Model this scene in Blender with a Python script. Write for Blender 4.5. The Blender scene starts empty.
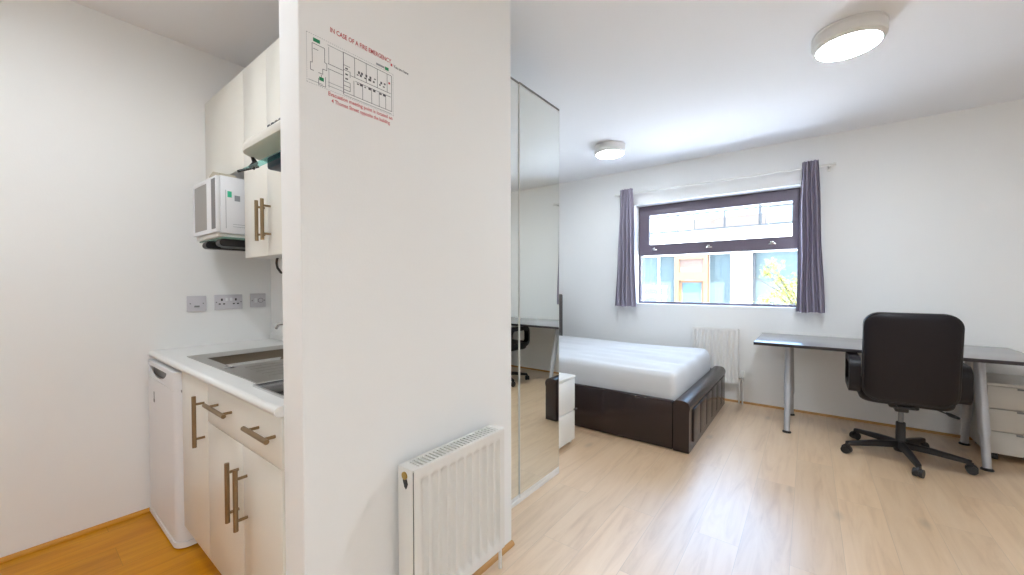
import bpy, bmesh, math, random
from mathutils import Vector, Matrix
random.seed(7)
PI = math.pi
scene = bpy.context.scene
COL = scene.collection

# ------------------------------------------------------------------ materials
def srgb(r, g, b):
    f = lambda c: (c/255/12.92) if c/255 <= .04045 else ((c/255+.055)/1.055)**2.4
    return (f(r), f(g), f(b), 1)

def mat(name, col, rough=.5, metal=0, bump=0, bscale=60, spec=.5, coat=0, vary=0, vscale=6):
    m = bpy.data.materials.new(name); m.use_nodes = True
    nt = m.node_tree; p = nt.nodes['Principled BSDF']
    p.inputs['Base Color'].default_value = col
    p.inputs['Roughness'].default_value = rough
    p.inputs['Metallic'].default_value = metal
    p.inputs['Specular IOR Level'].default_value = spec
    p.inputs['Coat Weight'].default_value = coat
    tc = nt.nodes.new('ShaderNodeTexCoord')
    if bump:
        n = nt.nodes.new('ShaderNodeTexNoise'); n.inputs['Scale'].default_value = bscale; n.inputs['Detail'].default_value = 3
        b = nt.nodes.new('ShaderNodeBump'); b.inputs['Strength'].default_value = bump; b.inputs['Distance'].default_value = .01
        nt.links.new(tc.outputs['Object'], n.inputs['Vector']); nt.links.new(n.outputs['Fac'], b.inputs['Height'])
        nt.links.new(b.outputs['Normal'], p.inputs['Normal'])
    if vary:
        n = nt.nodes.new('ShaderNodeTexNoise'); n.inputs['Scale'].default_value = vscale; n.inputs['Detail'].default_value = 4
        mx = nt.nodes.new('ShaderNodeMix'); mx.data_type = 'RGBA'
        mx.inputs['A'].default_value = [c*(1-vary) for c in col[:3]]+[1]
        mx.inputs['B'].default_value = [min(1, c*(1+vary)) for c in col[:3]]+[1]
        nt.links.new(tc.outputs['Object'], n.inputs['Vector']); nt.links.new(n.outputs['Fac'], mx.inputs['Factor'])
        nt.links.new(mx.outputs['Result'], p.inputs['Base Color'])
    return m

def emit(name, col, s):
    m = bpy.data.materials.new(name); m.use_nodes = True
    p = m.node_tree.nodes['Principled BSDF']
    p.inputs['Base Color'].default_value = (.8, .8, .8, 1)
    p.inputs['Emission Color'].default_value = col; p.inputs['Emission Strength'].default_value = s
    return m

def glass(name, tint, gloss=.06, rough=.02, gcol=(1, 1, 1, 1)):
    m = bpy.data.materials.new(name); m.use_nodes = True
    nt = m.node_tree; nt.nodes.clear()
    o = nt.nodes.new('ShaderNodeOutputMaterial'); mx = nt.nodes.new('ShaderNodeMixShader')
    t = nt.nodes.new('ShaderNodeBsdfTransparent'); t.inputs[0].default_value = tint
    g = nt.nodes.new('ShaderNodeBsdfGlossy'); g.inputs['Roughness'].default_value = rough; g.inputs[0].default_value = gcol
    mx.inputs[0].default_value = gloss
    nt.links.new(t.outputs[0], mx.inputs[1]); nt.links.new(g.outputs[0], mx.inputs[2]); nt.links.new(mx.outputs[0], o.inputs[0])
    return m

def laminate(name, tones, coat):
    FLOOR_D, FLOOR_M, FLOOR_L = tones
    m = bpy.data.materials.new(name); m.use_nodes = True
    nt = m.node_tree; p = nt.nodes['Principled BSDF']; L = nt.links.new
    tc = nt.nodes.new('ShaderNodeTexCoord')
    mp = nt.nodes.new('ShaderNodeMapping'); mp.inputs['Rotation'].default_value = (0, 0, PI/2); mp.inputs['Location'].default_value = (.3, .055, 0)
    L(tc.outputs['Object'], mp.inputs['Vector'])
    br = nt.nodes.new('ShaderNodeTexBrick')
    br.inputs['Scale'].default_value = 1; br.inputs['Brick Width'].default_value = 1.28; br.inputs['Row Height'].default_value = .192
    br.inputs['Mortar Size'].default_value = .0013; br.inputs['Mortar Smooth'].default_value = .4; br.offset = .37; br.offset_frequency = 2
    br.inputs['Color1'].default_value = (0, 0, 0, 1); br.inputs['Color2'].default_value = (1, 1, 1, 1); br.inputs['Mortar'].default_value = (.5, .5, .5, 1)
    L(mp.outputs[0], br.inputs['Vector'])
    # grain: noise stretched along the plank, shifted per plank
    sh = nt.nodes.new('ShaderNodeVectorMath'); sh.operation = 'MULTIPLY'; sh.inputs[1].default_value = (11, 1.1, 1)
    L(tc.outputs['Object'], sh.inputs[0])
    ad = nt.nodes.new('ShaderNodeVectorMath'); ad.operation = 'ADD'
    sc = nt.nodes.new('ShaderNodeVectorMath'); sc.operation = 'SCALE'; sc.inputs['Scale'].default_value = 7
    L(br.outputs['Color'], sc.inputs[0]); L(sh.outputs[0], ad.inputs[0]); L(sc.outputs[0], ad.inputs[1])
    n1 = nt.nodes.new('ShaderNodeTexNoise'); n1.inputs['Scale'].default_value = 1.6; n1.inputs['Detail'].default_value = 7; n1.inputs['Roughness'].default_value = .62; n1.inputs['Distortion'].default_value = .8
    L(ad.outputs[0], n1.inputs['Vector'])
    cr = nt.nodes.new('ShaderNodeValToRGB')
    e = cr.color_ramp.elements
    e[0].position = .28; e[0].color = FLOOR_D; e[1].position = .72; e[1].color = FLOOR_L
    x = e.new(.5); x.color = FLOOR_M
    L(n1.outputs['Fac'], cr.inputs[0])
    # knots
    k = nt.nodes.new('ShaderNodeVectorMath'); k.operation = 'MULTIPLY'; k.inputs[1].default_value = (5.5, 2.2, 1); L(tc.outputs['Object'], k.inputs[0])
    vo = nt.nodes.new('ShaderNodeTexVoronoi'); vo.inputs['Scale'].default_value = 1; L(k.outputs[0], vo.inputs['Vector'])
    kr = nt.nodes.new('ShaderNodeMapRange'); kr.inputs['From Min'].default_value = .03; kr.inputs['From Max'].default_value = .17; kr.inputs['To Min'].default_value = .72; kr.inputs['To Max'].default_value = 1
    L(vo.outputs['Distance'], kr.inputs['Value'])
    # per plank tone
    pr = nt.nodes.new('ShaderNodeMapRange'); pr.inputs['To Min'].default_value = .95; pr.inputs['To Max'].default_value = 1.04
    L(br.outputs['Color'], pr.inputs['Value'])
    mul = nt.nodes.new('ShaderNodeMath'); mul.operation = 'MULTIPLY'; L(kr.outputs[0], mul.inputs[0]); L(pr.outputs[0], mul.inputs[1])
    gm = nt.nodes.new('ShaderNodeMapRange'); gm.inputs['To Min'].default_value = 1; gm.inputs['To Max'].default_value = .75; L(br.outputs['Fac'], gm.inputs['Value'])
    m2 = nt.nodes.new('ShaderNodeMath'); m2.operation = 'MULTIPLY'; L(mul.outputs[0], m2.inputs[0]); L(gm.outputs[0], m2.inputs[1])
    vs = nt.nodes.new('ShaderNodeVectorMath'); vs.operation = 'SCALE'; L(cr.outputs[0], vs.inputs[0]); L(m2.outputs[0], vs.inputs['Scale'])
    L(vs.outputs[0], p.inputs['Base Color'])
    p.inputs['Roughness'].default_value = .3; p.inputs['Specular IOR Level'].default_value = .15+.45*coat; p.inputs['Coat Weight'].default_value = coat; p.inputs['Coat Roughness'].default_value = .37; p.inputs['Coat IOR'].default_value = 2.3
    b = nt.nodes.new('ShaderNodeBump'); b.inputs['Strength'].default_value = .05; b.inputs['Distance'].default_value = .004
    L(n1.outputs['Fac'], b.inputs['Height']); L(b.outputs['Normal'], p.inputs['Normal'])
    return m

OAK = (srgb(202, 163, 121), srgb(222, 187, 148), srgb(230, 198, 162)); OAK_WARM_LIT = (srgb(178, 110, 4), srgb(200, 132, 8), srgb(212, 148, 16))  # kitchen tones: oak laminate with warm light put into the colour
M = {}
M['wall'] = mat('white_wall_paint', srgb(241, 240, 238), .7, bump=.03, bscale=140, spec=.25)
M['ceiling'] = mat('white_ceiling_paint', srgb(240, 240, 242), .8, spec=.2)
M['floor'] = laminate('oak_laminate', OAK, 1); M['floor_kitchen'] = laminate('warm_lit_laminate', OAK_WARM_LIT, .1)
M['warmlitbead'] = mat('warm_lit_bead', srgb(200, 136, 24), .45, vary=.12, vscale=14)  # kitchen bead, warm light put into its colour too
M['bead'] = mat('oak_bead', srgb(196, 146, 86), .45, vary=.15, vscale=14)
M['white'] = mat('white_lacquer', srgb(232, 230, 225), .35)
M['cream'] = mat('cream_gloss_front', srgb(232, 228, 218), .28)
M['plastic'] = mat('white_plastic', srgb(230, 230, 232), .4)
M['plate'] = mat('grey_white_plate', srgb(206, 202, 206), .4)
M['worktop'] = mat('white_worktop', srgb(234, 233, 230), .3, vary=.02, vscale=90)
M['steel'] = mat('brushed_steel', srgb(186, 182, 176), .28, 1)
M['bronze'] = mat('satin_brass_handle', srgb(150, 128, 98), .38, 1)
M['radiator'] = mat('radiator_enamel', srgb(232, 229, 224), .35)
M['mirror'] = mat('mirror_silver', srgb(236, 240, 237), .01, 1)
M['dark'] = mat('dark_void', srgb(30, 28, 28), .7)
M['grey'] = mat('grey_plastic', srgb(120, 118, 118), .5)
M['leather'] = mat('dark_brown_leatherette', srgb(38, 21, 20), .26, bump=.08, bscale=90, coat=.1)
M['mattress'] = mat('white_mattress_cover', srgb(216, 216, 217), .85, bump=.05, bscale=220, spec=.2)
M['desk'] = mat('dark_wood_veneer_sheen', srgb(132, 127, 126), .3, vary=.1, vscale=25, coat=.6)  # window sheen put into the grey of the top; edges stay dark
M['deskleg'] = mat('silver_painted_tube', srgb(186, 186, 190), .4, .35)
M['black'] = mat('black_plastic', srgb(30, 27, 29), .42)
M['chair'] = mat('black_faux_leather', srgb(17, 8, 14), .47, spec=.35, bump=.05, bscale=120)
M['ped'] = mat('pale_grey_drawer_front', srgb(196, 192, 184), .45)
M['curtain'] = mat('grey_violet_curtain', srgb(164, 156, 170), .9, bump=.1, bscale=300, spec=.1)
M['winframe'] = mat('anthracite_window_frame', srgb(108, 97, 109), .4)
M['glass'] = glass('window_glass', (.96, .98, .97, 1), .05)
M['visor'] = glass('visor_glass', (.55, .86, .84, 1), .12)
M['hob'] = mat('black_ceramic_glass', srgb(58, 54, 54), .12)
M['red'] = mat('red_print', srgb(196, 62, 70), .7)
M['ink'] = mat('black_print', srgb(84, 84, 88), .7)
M['inkpale'] = mat('grey_print', srgb(150, 152, 156), .7)
M['green'] = mat('green_print', srgb(40, 140, 96), .7)
M['sticker'] = mat('green_sticker', srgb(70, 200, 160), .5)
M['chrome'] = mat('chrome', srgb(210, 210, 210), .12, 1)
M['brass'] = mat('brass_fitting', srgb(190, 158, 90), .3, 1)
M['lamp'] = emit('lamp_diffuser', (.80, .91, 1, 1), 48)
M['lampbed'] = emit('bed_lamp_diffuser', (.80, .91, 1, 1), 24)
M['lampwarm'] = emit('warm_lamp_diffuser', (.84, .92, .99, 1), 23.5)
M['lampfill'] = emit('fill_lamp_diffuser', (.80, .91, 1, 1), 56)  # glow of the added fill lamp
M['lampbody'] = mat('white_lamp_body', srgb(226, 224, 220), .5)
M['tray'] = mat('dark_glass_tray', srgb(34, 38, 46), .2)
M['greentray'] = mat('grey_green_glass', srgb(120, 150, 138), .2)
M['box'] = mat('tan_card', srgb(186, 176, 156), .7)
M['pane'] = mat('smoked_oven_glass', srgb(150, 146, 140), .35)
# outside
M['render'] = mat('pale_render', srgb(226, 226, 226), .85)
M['orange'] = mat('orange_timber', srgb(118, 84, 54), .6, vary=.15, vscale=5)
M['salmon'] = mat('salmon_panel', srgb(112, 90, 78), .7)
M['teal'] = mat('teal_glazing', srgb(74, 88, 90), .55, vary=.25, vscale=1.3)
M['bluepane'] = mat('blue_grey_pane', srgb(66, 92, 104), .55)
M['brick'] = mat('weathered_brown_cladding', srgb(72, 64, 60), .8, vary=.15, vscale=8)
M['paving'] = mat('pale_paving', srgb(206, 212, 224), .9)
M['leaf'] = mat('yellow_green_leaf', srgb(140, 140, 60), .6, vary=.3, vscale=9)
M['bark'] = mat('bark', srgb(84, 72, 64), .9)
M['railing'] = mat('grey_railing', srgb(44, 47, 52), .5)

# ------------------------------------------------------------------ helpers
def obj(name, bm, m, parent=None, smooth=35, kind=None):
    """link a bmesh built in world coordinates as ONE mesh object (children are re-based on their root)"""
    bmesh.ops.recalc_face_normals(bm, faces=bm.faces[:])
    off = Vector((0, 0, 0)); p = parent
    while p is not None: off += p.location; p = p.parent
    if off.length: bmesh.ops.translate(bm, verts=bm.verts[:], vec=-off)
    me = bpy.data.meshes.new(name); bm.to_mesh(me); bm.free()
    if smooth:
        for f in me.polygons: f.use_smooth = True
        me.set_sharp_from_angle(angle=math.radians(smooth))
    ms = m if isinstance(m, (list, tuple)) else [m]
    for x in ms: me.materials.append(x)
    o = bpy.data.objects.new(name, me); COL.objects.link(o)
    if parent is not None: o.parent = parent
    if kind: o['kind'] = kind
    return o
def thing(name, label, cat, loc, group=None):
    o = bpy.data.objects.new(name, None); COL.objects.link(o); o.location = loc; o.empty_display_size = .1
    return tag(o, label, cat, group)
def tag(o, label, cat, group=None):
    o['label'] = label; o['category'] = cat
    if group: o['group'] = group
    return o
def struct(name, bm, m, smooth=0): return obj(name, bm, m, None, smooth, 'structure')

def box(bm, x0, x1, y0, y1, z0, z1, bev=0, seg=2):
    vs = [bm.verts.new((x, y, z)) for z in (z0, z1) for y in (y0, y1) for x in (x0, x1)]
    q = [(0, 2, 3, 1), (4, 5, 7, 6), (0, 1, 5, 4), (2, 6, 7, 3), (0, 4, 6, 2), (1, 3, 7, 5)]
    fs = [bm.faces.new([vs[i] for i in f]) for f in q]
    if bev:
        es = list({e for f in fs for e in f.edges})
        bmesh.ops.bevel(bm, geom=es, offset=bev, segments=seg, profile=.5, affect='EDGES')
    return bm
def B(*a, **k): return box(bmesh.new(), *a, **k)

def frame_of(d):
    d = d.normalized(); up = Vector((0, 0, 1)) if abs(d.z) < .95 else Vector((0, 1, 0))
    s = d.cross(up).normalized(); return s, s.cross(d).normalized()
def tube(bm, pts, r, seg=16, caps=True):
    pts = [Vector(p) for p in pts]; rs = r if isinstance(r, (list, tuple)) else [r]*len(pts)
    rings = []; s = None
    for i, p in enumerate(pts):
        a = pts[max(i-1, 0)]; b = pts[min(i+1, len(pts)-1)]; d = (b-a).normalized()
        if s is None: s, u = frame_of(d)
        else:
            s = (s-d*s.dot(d)).normalized(); u = s.cross(d).normalized()
        rings.append([bm.verts.new(p+(s*math.cos(t)+u*math.sin(t))*rs[i]) for t in [2*PI*k/seg for k in range(seg)]])
    for a, b in zip(rings, rings[1:]):
        for k in range(seg): bm.faces.new((a[k], a[(k+1) % seg], b[(k+1) % seg], b[k]))
    if caps: bm.faces.new(rings[0]); bm.faces.new(rings[-1])
    return bm
def T(*a, **k): return tube(bmesh.new(), *a, **k)
def lathe(bm, c, prof, seg=48):
    """profile [(r,z)...] turned about a vertical axis through c"""
    rings = []
    for r, z in prof:
        rings.append([bm.verts.new((c[0]+r*math.cos(2*PI*k/seg), c[1]+r*math.sin(2*PI*k/seg), c[2]+z)) for k in range(seg)])
    for a, b in zip(rings, rings[1:]):
        for k in range(seg): bm.faces.new((a[k], a[(k+1) % seg], b[(k+1) % seg], b[k]))
    bm.faces.new(rings[0]); bm.faces.new(rings[-1])
    return bm
def prism(bm, pts, axis, a0, a1):
    """2D outline extruded along an axis ('X': pts are (y,z); 'Y': (x,z); 'Z': (x,y))"""
    mk = {'X': lambda p, a: (a, p[0], p[1]), 'Y': lambda p, a: (p[0], a, p[1]), 'Z': lambda p, a: (p[0], p[1], a)}[axis]
    lo = [bm.verts.new(mk(p, a0)) for p in pts]; hi = [bm.verts.new(mk(p, a1)) for p in pts]; n = len(pts)
    bm.faces.new(lo); bm.faces.new(hi)
    for i in range(n): bm.faces.new((lo[i], lo[(i+1) % n], hi[(i+1) % n], hi[i]))
    return bm
def rrect(x0, x1, y0, y1, r, n=6, corners=(1, 1, 1, 1)):
    out = []
    for (cx, cy, a), on in zip(((x1-r, y1-r, 0), (x0+r, y1-r, 90), (x0+r, y0+r, 180), (x1-r, y0+r, 270)), corners):
        if on:
            for k in range(n+1):
                t = math.radians(a+90*k/n); out.append((cx+r*math.cos(t), cy+r*math.sin(t)))
        else: out.append((x1 if a in (0, 270) else x0, y1 if a in (0, 90) else y0))
    return out
def plate_hole(bm, us, vs, holes, place, w0, w1):
    """grid plate us x vs (cut lines), cells in holes left out, thickness w0..w1; place(u,v,w)->xyz"""
    nu, nv = len(us)-1, len(vs)-1
    solid = lambda i, j: 0 <= i < nu and 0 <= j < nv and (i, j) not in holes
    cache = {}
    def V(i, j, w):
        if (i, j, w) not in cache: cache[(i, j, w)] = bm.verts.new(place(us[i], vs[j], w))
        return cache[(i, j, w)]
    for i in range(nu):
        for j in range(nv):
            if not solid(i, j): continue
            for w in (w0, w1): bm.faces.new((V(i, j, w), V(i+1, j, w), V(i+1, j+1, w), V(i, j+1, w)))
            for (di, dj, a, b) in ((-1, 0, (i, j), (i, j+1)), (1, 0, (i+1, j), (i+1, j+1)), (0, -1, (i, j), (i+1, j)), (0, 1, (i, j+1), (i+1, j+1))):
                if not solid(i+di, j+dj): bm.faces.new((V(*a, w0), V(*b, w0), V(*b, w1), V(*a, w1)))
    return bm
def text_bm(s, size, origin, width=None, thick=.0004):
    """lettering lying on the +X face of the partition wall: reads along +Y, up is +Z"""
    c = bpy.data.curves.new('lettering', 'FONT'); c.body = s; c.size = size; c.offset = .0003; c.resolution_u = 2
    o = bpy.data.objects.new('lettering', c); COL.objects.link(o)
    bpy.context.view_layer.update()
    me = bpy.data.meshes.new_from_object(o.evaluated_get(bpy.context.evaluated_depsgraph_get()))
    bm = bmesh.new(); bm.from_mesh(me)
    bpy.data.objects.remove(o); bpy.data.curves.remove(c); bpy.data.meshes.remove(me)
    w = max(v.co.x for v in bm.verts); k = (width/w) if width else 1
    for v in bm.verts: v.co = Vector((origin[0], origin[1]+v.co.x*k, origin[2]+v.co.y))
    return bm

def thicken(bm, rows, vec):
    """close a grid of verts into a sheet of real thickness: a second skin moved by vec(i,j) and a rim"""
    nj, ni = len(rows), len(rows[0])
    back = [[bm.verts.new(rows[j][i].co+Vector(vec)) for i in range(ni)] for j in range(nj)]
    for j in range(nj-1):
        for i in range(ni-1): bm.faces.new((back[j][i], back[j+1][i], back[j+1][i+1], back[j][i+1]))
    for j in range(nj-1):
        for i in (0, ni-1): bm.faces.new((rows[j][i], rows[j+1][i], back[j+1][i], back[j][i]))
    for i in range(ni-1):
        for j in (0, nj-1): bm.faces.new((rows[j][i], rows[j][i+1], back[j][i+1], back[j][i]))

# ------------------------------------------------------------------ room shell
H = 2.58; XL, XR, YB, YW = -2.82, 2.7, -1.9, 4.585
KX = -1.15
bm = B(KX, XR+.3, YB-.3, YW+.3, -.2, 0); box(bm, XL-.3, KX, 1.12, YW+.3, -.2, 0)
struct('floor', bm, M['floor'])
struct('floor_kitchen', B(XL-.3, KX-.0005, YB-.3, 1.1195, -.2, 0), M['floor_kitchen'])  # same laminate as the room, warm light put into its colour
struct('trim_1', prism(bmesh.new(), [(KX-.018, 0), (KX+.018, 0), (KX+.012, .004), (KX-.012, .004)], 'Y', YB+.02, .494), M['bead'])
struct('ceiling', B(XL-.3, XR+.3, YB-.3, YW+.3, H, H+.25), M['ceiling'])
struct('wall_left', B(XL-.3, XL, YB-.3, YW+.3, 0, H), M['wall'])
struct('wall_right', B(XR, XR+.3, YB-.3, YW+.3, 0, H), M['wall'])
struct('wall_back', B(XL, XR, YB-.3, YB, 0, H), M['wall'])
WX0, WX1, WZ0, WZ1 = -1.662, -.072, .988, 2.16
struct('wall_window', plate_hole(bmesh.new(), [XL, WX0, WX1, XR], [0, WZ0, WZ1, H], {(1, 1)}, lambda u, v, w: (u, w, v), YW, YW+.3), M['wall'])
KY = 1.075
PX0, PX1, PY0, PY1 = -1.222, -1.1, .495, 1.436
struct('wall_kitchen', B(XL, PX0, KY, KY+.1, 0, H), M['wall'])
struct('wall_partition', B(PX0, PX1, PY0, PY1, 0, H, bev=.004), M['wall'])
def bead(name, along, a0, a1, at, sgn, m='bead'):
    pts = [(0, 0), (sgn*.017, 0), (sgn*.0165, .006), (sgn*.013, .013), (sgn*.006, .0175), (0, .019)]
    bm = bmesh.new()
    if along == 'Y': prism(bm, [(at+p[0], p[1]) for p in pts], 'Y', a0, a1)
    else: prism(bm, [(at+p[0], p[1]) for p in pts], 'X', a0, a1)
    struct(name, bm, M[m], 35)
bead('baseboard_left', 'Y', YB, KY, XL, 1, 'warmlitbead')
bead('baseboard_window', 'X', XL, XR, YW, -1)
bead('baseboard_right', 'Y', YB, YW-.017, XR, -1)
bead('baseboard_back', 'X', XL+.017, XR-.017, YB, 1)
bead('baseboard_partition', 'Y', PY0, PY1, PX1, 1)

# window: fixed light below, tilting sash above
wy = 4.75
win = obj('window_1', plate_hole(bmesh.new(), [WX0, WX0+.022, WX1-.022, WX1], [WZ0, WZ0+.022, 1.565, 1.585, WZ1-.02, WZ1], {(1, 1), (1, 3)}, lambda u, v, w: (u, w, v), wy, wy+.07), M['winframe'], kind='structure')
sash = obj('window_sash', plate_hole(bmesh.new(), [WX0+.02, -1.54, -.133, WX1-.02], [1.572, 1.686, 2.046, WZ1-.017], {(1, 1)}, lambda u, v, w: (u, w, v), wy-.012, wy+.05), M['winframe'], win)
obj('glazing_bead', plate_hole(bmesh.new(), [-1.553, -1.536, -.137, -.12], [1.673, 1.69, 2.042, 2.059], {(1, 1)}, lambda u, v, w: (u, w, v), wy-.018, wy-.010), M['winframe'], sash)
obj('upper_pane', B(-1.545, -.128, wy+.02, wy+.026, 1.68, 2.05), M['glass'], win, 0)
obj('lower_pane', B(WX0+.02, WX1-.02, wy+.03, wy+.036, WZ0+.02, 1.567), M['glass'], win, 0)
for x in (-1.47, -.88, -.3):
    bm = B(x-.032, x+.032, wy-.022, wy-.0125, 1.618, 1.632, bev=.003); box(bm, x-.02, x+.012, wy-.034, wy-.02, 1.628, 1.652, bev=.005)
    obj('sash_catch', bm, M['chrome'], win)

# ------------------------------------------------------------------ curtains and pole
pole = thing('curtain_pole', 'thin white curtain pole above the window', 'curtain pole', (-.85, 4.5, 2.285))
obj('rod', T([(-1.86, 4.5, 2.285), (.17, 4.5, 2.285)], .009), M['white'], pole)
for x in (-1.86, .17): obj('finial', T([(x-.012, 4.5, 2.285), (x+.012, 4.5, 2.285)], .014), M['white'], pole)
for x in (-1.83, .135):
    bm = T([(x, 4.5, 2.275), (x, 4.575, 2.275)], .007); box(bm, x-.012, x+.012, 4.575, YW, 2.24, 2.31, bev=.003)
    obj('bracket', bm, M['white'], pole)
def curtain(label, t0, t1, b0, b1, seed):
    cx = (t0+t1)/2
    c = thing('curtain', label, 'curtain', (cx, 4.5, .96), 'grey curtains either side of the window')
    bm = bmesh.new(); nu, nv = 96, 40; folds = 4.5; rnd = random.Random(seed); ph = rnd.random()*2
    grid = []
    for j in range(nv+1):
        v = j/nv; z = 2.335-(2.335-.958)*v; row = []
        w0 = t0+(b0-t0)*v**1.2; w1 = t1+(b1-t1)*v**1.2
        bulge = .012*math.sin(v*PI*1.0)
        for i in range(nu+1):
            u = i/nu
            x = w0-bulge*.3+(w1-w0+bulge*.6)*u+.004*math.sin(9*v+ph+u*5)
            amp = .017+.02*min(1, v*3)
            y = 4.468+amp*math.sin(2*PI*folds*u+.5*math.sin(3*v+ph))+.006*math.sin(13*u+4*v)
            row.append(bm.verts.new((x, y, z+.004*math.sin(11*u+ph)*v)))
        grid.append(row)
    for j in range(nv):
        for i in range(nu): bm.faces.new((grid[j][i], grid[j][i+1], grid[j+1][i+1], grid[j+1][i]))
    thicken(bm, grid, (0, .004, 0))
    obj('drape', bm, M['curtain'], c, 60)
    for k in range(4):
        u = (k+.5+.25)/4.5; x = t0+(t1-t0)*u
        e = bmesh.new(); pts = [(x, 4.496+.0155*math.cos(a), 2.285+.0155*math.sin(a)) for a in [2*PI*q/16 for q in range(17)]]
        tube(e, pts, .003, 8, False); obj('eyelet', e, M['chrome'], c)
curtain('grey violet eyelet curtain at the left side of the window', -1.795, -1.637, -1.85, -1.598, 3)
curtain('grey violet eyelet curtain at the right side of the window, nearer the desk', -.066, .058, -.092, .115, 5)

# ------------------------------------------------------------------ ceiling lights
def ceiling_lamp(label, x, y, r, m):
    t = thing('ceiling_light', label, 'ceiling light', (x, y, H), 'round drum ceiling lights')
    obj('body', lathe(bmesh.new(), (x, y, H), [(r*.95, 0), (r, -.012), (r, -.056), (r*.985, -.066), (r*.87, -.082), (r*.86, -.078)]), M['lampbody'], t)
    obj('base_ring', lathe(bmesh.new(), (x, y, H), [(r*.97, 0), (r*1.012, -.002), (r*1.012, -.010), (r*.97, -.012)]), M['lampbody'], t)
    obj('diffuser', lathe(bmesh.new(), (x, y, H), [(r*.86, -.076), (r*.855, -.084), (r*.7, -.089), (r*.3, -.091), (.001, -.0915)]), m, t)
ceiling_lamp('larger looking white drum ceiling light nearest the camera, above the open floor', .155, 2.79, .158, M['lamp'])
ceiling_lamp('smaller looking white drum ceiling light above the bed', -1.575, 3.66, .15, M['lampbed'])
ceiling_lamp('white drum ceiling light outside the kitchen alcove, out of the photo to the left', -1.8, -.1, .158, M['lampwarm'])
ceiling_lamp('added unseen white drum fill light on the ceiling behind the camera', 1.05, -1.2, .158, M['lampfill'])  # added lamp, fills the partition side and the wall under the desk

# ------------------------------------------------------------------ kitchen
FY = .49                                        # plane of the base fronts
zt = .864                                       # top of the worktop
SX0, SX1, SY0, SY1 = -2.44, -1.575, .548, 1.0   # sink
BX0, BX1, BY0, BY1 = -2.292, -1.975, .592, .972    # bowl
HX0, HX1, HY0, HY1 = -1.54, -1.255, .525, 1.0   # hob
wt = obj('worktop', plate_hole(bmesh.new(), [XL+.001, BX0-.01, BX1+.01, PX0-.001], [.486, BY0-.01, BY1+.01, KY-.001], {(1, 1)}, lambda u, v, w: (u, v, w), zt-.032, zt), M['worktop'])
tag(wt, 'white laminate worktop running from the left wall to the partition', 'worktop')
obj('edge_strip', T([(XL+.002, .487, zt-.016), (PX0-.002, .487, zt-.016)], .0155, 20), M['worktop'], wt)
obj('upstand', B(XL+.001, PX0-.001, KY-.012, KY-.001, zt+.0005, zt+.03, bev=.003), M['worktop'], wt)

sk = thing('kitchen_sink', 'stainless steel inset sink with one bowl and a grooved drainer in the white worktop', 'sink', ((SX0+SX1)/2, .77, zt))
rimbm = plate_hole(bmesh.new(), [SX0, SX0+.006, BX0, BX1, SX1-.006, SX1], [SY0, SY0+.006, BY0, BY1, SY1-.006, SY1], {(2, 2)}, lambda u, v, w: (u, v, w), zt+.0005, zt+.004)
obj('rim', rimbm, M['steel'], sk, 0)
bm = bmesh.new()
lev = [(0, .0035, .02), (.008, -.004, .03), (.026, -.03, .045), (.034, -.14, .06), (.05, -.158, .07), (.08, -.165, .06)]
rings = []
for ins, dz, r in lev: rings.append([bm.verts.new((p[0], p[1], zt+dz)) for p in rrect(BX0+ins, BX1-ins, BY0+ins, BY1-ins, r, 5)])
for a, b in zip(rings, rings[1:]):
    for k in range(len(a)): bm.faces.new((a[k], a[(k+1) % len(a)], b[(k+1) % len(a)], b[k]))
bm.faces.new(rings[-1])
obj('bowl', bm, mat('shaded_bowl_steel', srgb(150, 138, 124), .34, 1), sk, 50)  # brown reflection of floor and shade put into the bowl's steel colour
obj('plug_hole', lathe(bmesh.new(), ((BX0+BX1)/2, (BY0+BY1)/2, zt-.165), [(.04, 0), (.04, .002), (.032, .003), (.03, .001), (.001, .001)], 24), M['chrome'], sk)
bm = bmesh.new()
for k in range(5):
    x = -1.90+k*.06; tube(bm, [(x, .62, zt+.0035), (x, .955, zt+.0035)], .0022, 8)
obj('drainer_ridges', bm, M['steel'], sk)
obj('overflow_cap', lathe(bmesh.new(), (-1.955, .585, zt+.004), [(.022, 0), (.022, .002), (.016, .004), (.014, .002), (.001, .002)], 24), M['chrome'], sk)
tap = thing('kitchen_tap', 'chrome tap behind the sink by the back wall', 'tap', (-2.255, 1.03, zt))
obj('body', lathe(bmesh.new(), (-2.255, 1.03, zt+.0005), [(.026, 0), (.026, .006), (.018, .012), (.016, .1), (.018, .105), (.018, .14), (.012, .15)], 24), M['chrome'], tap)
obj('spout', T([(-2.255, 1.03, zt+.09), (-2.295, 1.015, zt+.125), (-2.35, .985, zt+.138), (-2.405, .955, zt+.132), (-2.425, .948, zt+.108)], .011), M['chrome'], tap)
obj('lever', T([(-2.255, 1.03, zt+.15), (-2.245, .99, zt+.175), (-2.24, .955, zt+.18)], [.009, .007, .006]), M['chrome'], tap)

hob = thing('hob', 'dark ceramic hob with a thin metal edge set in the worktop beside the sink drainer', 'hob', ((HX0+HX1)/2, .76, zt))
obj('glass_top', B(HX0+.006, HX1-.006, HY0+.006, HY1-.006, zt+.0005, zt+.006, bev=.0015), M['hob'], hob)
obj('trim', plate_hole(bmesh.new(), [HX0, HX0+.007, HX1-.007, HX1], [HY0, HY0+.007, HY1-.007, HY1], {(1, 1)}, lambda u, v, w: (u, v, w), zt+.0005, zt+.0075), M['chrome'], hob, 0)
for y, r in ((.67, .075), (.87, .09)):
    e = bmesh.new(); tube(e, [((HX0+HX1)/2+r*math.cos(a), y+r*math.sin(a), zt+.0062) for a in [2*PI*k/32 for k in range(33)]], .0012, 6, False)
    obj('cooking_zone', e, M['grey'], hob)

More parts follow.
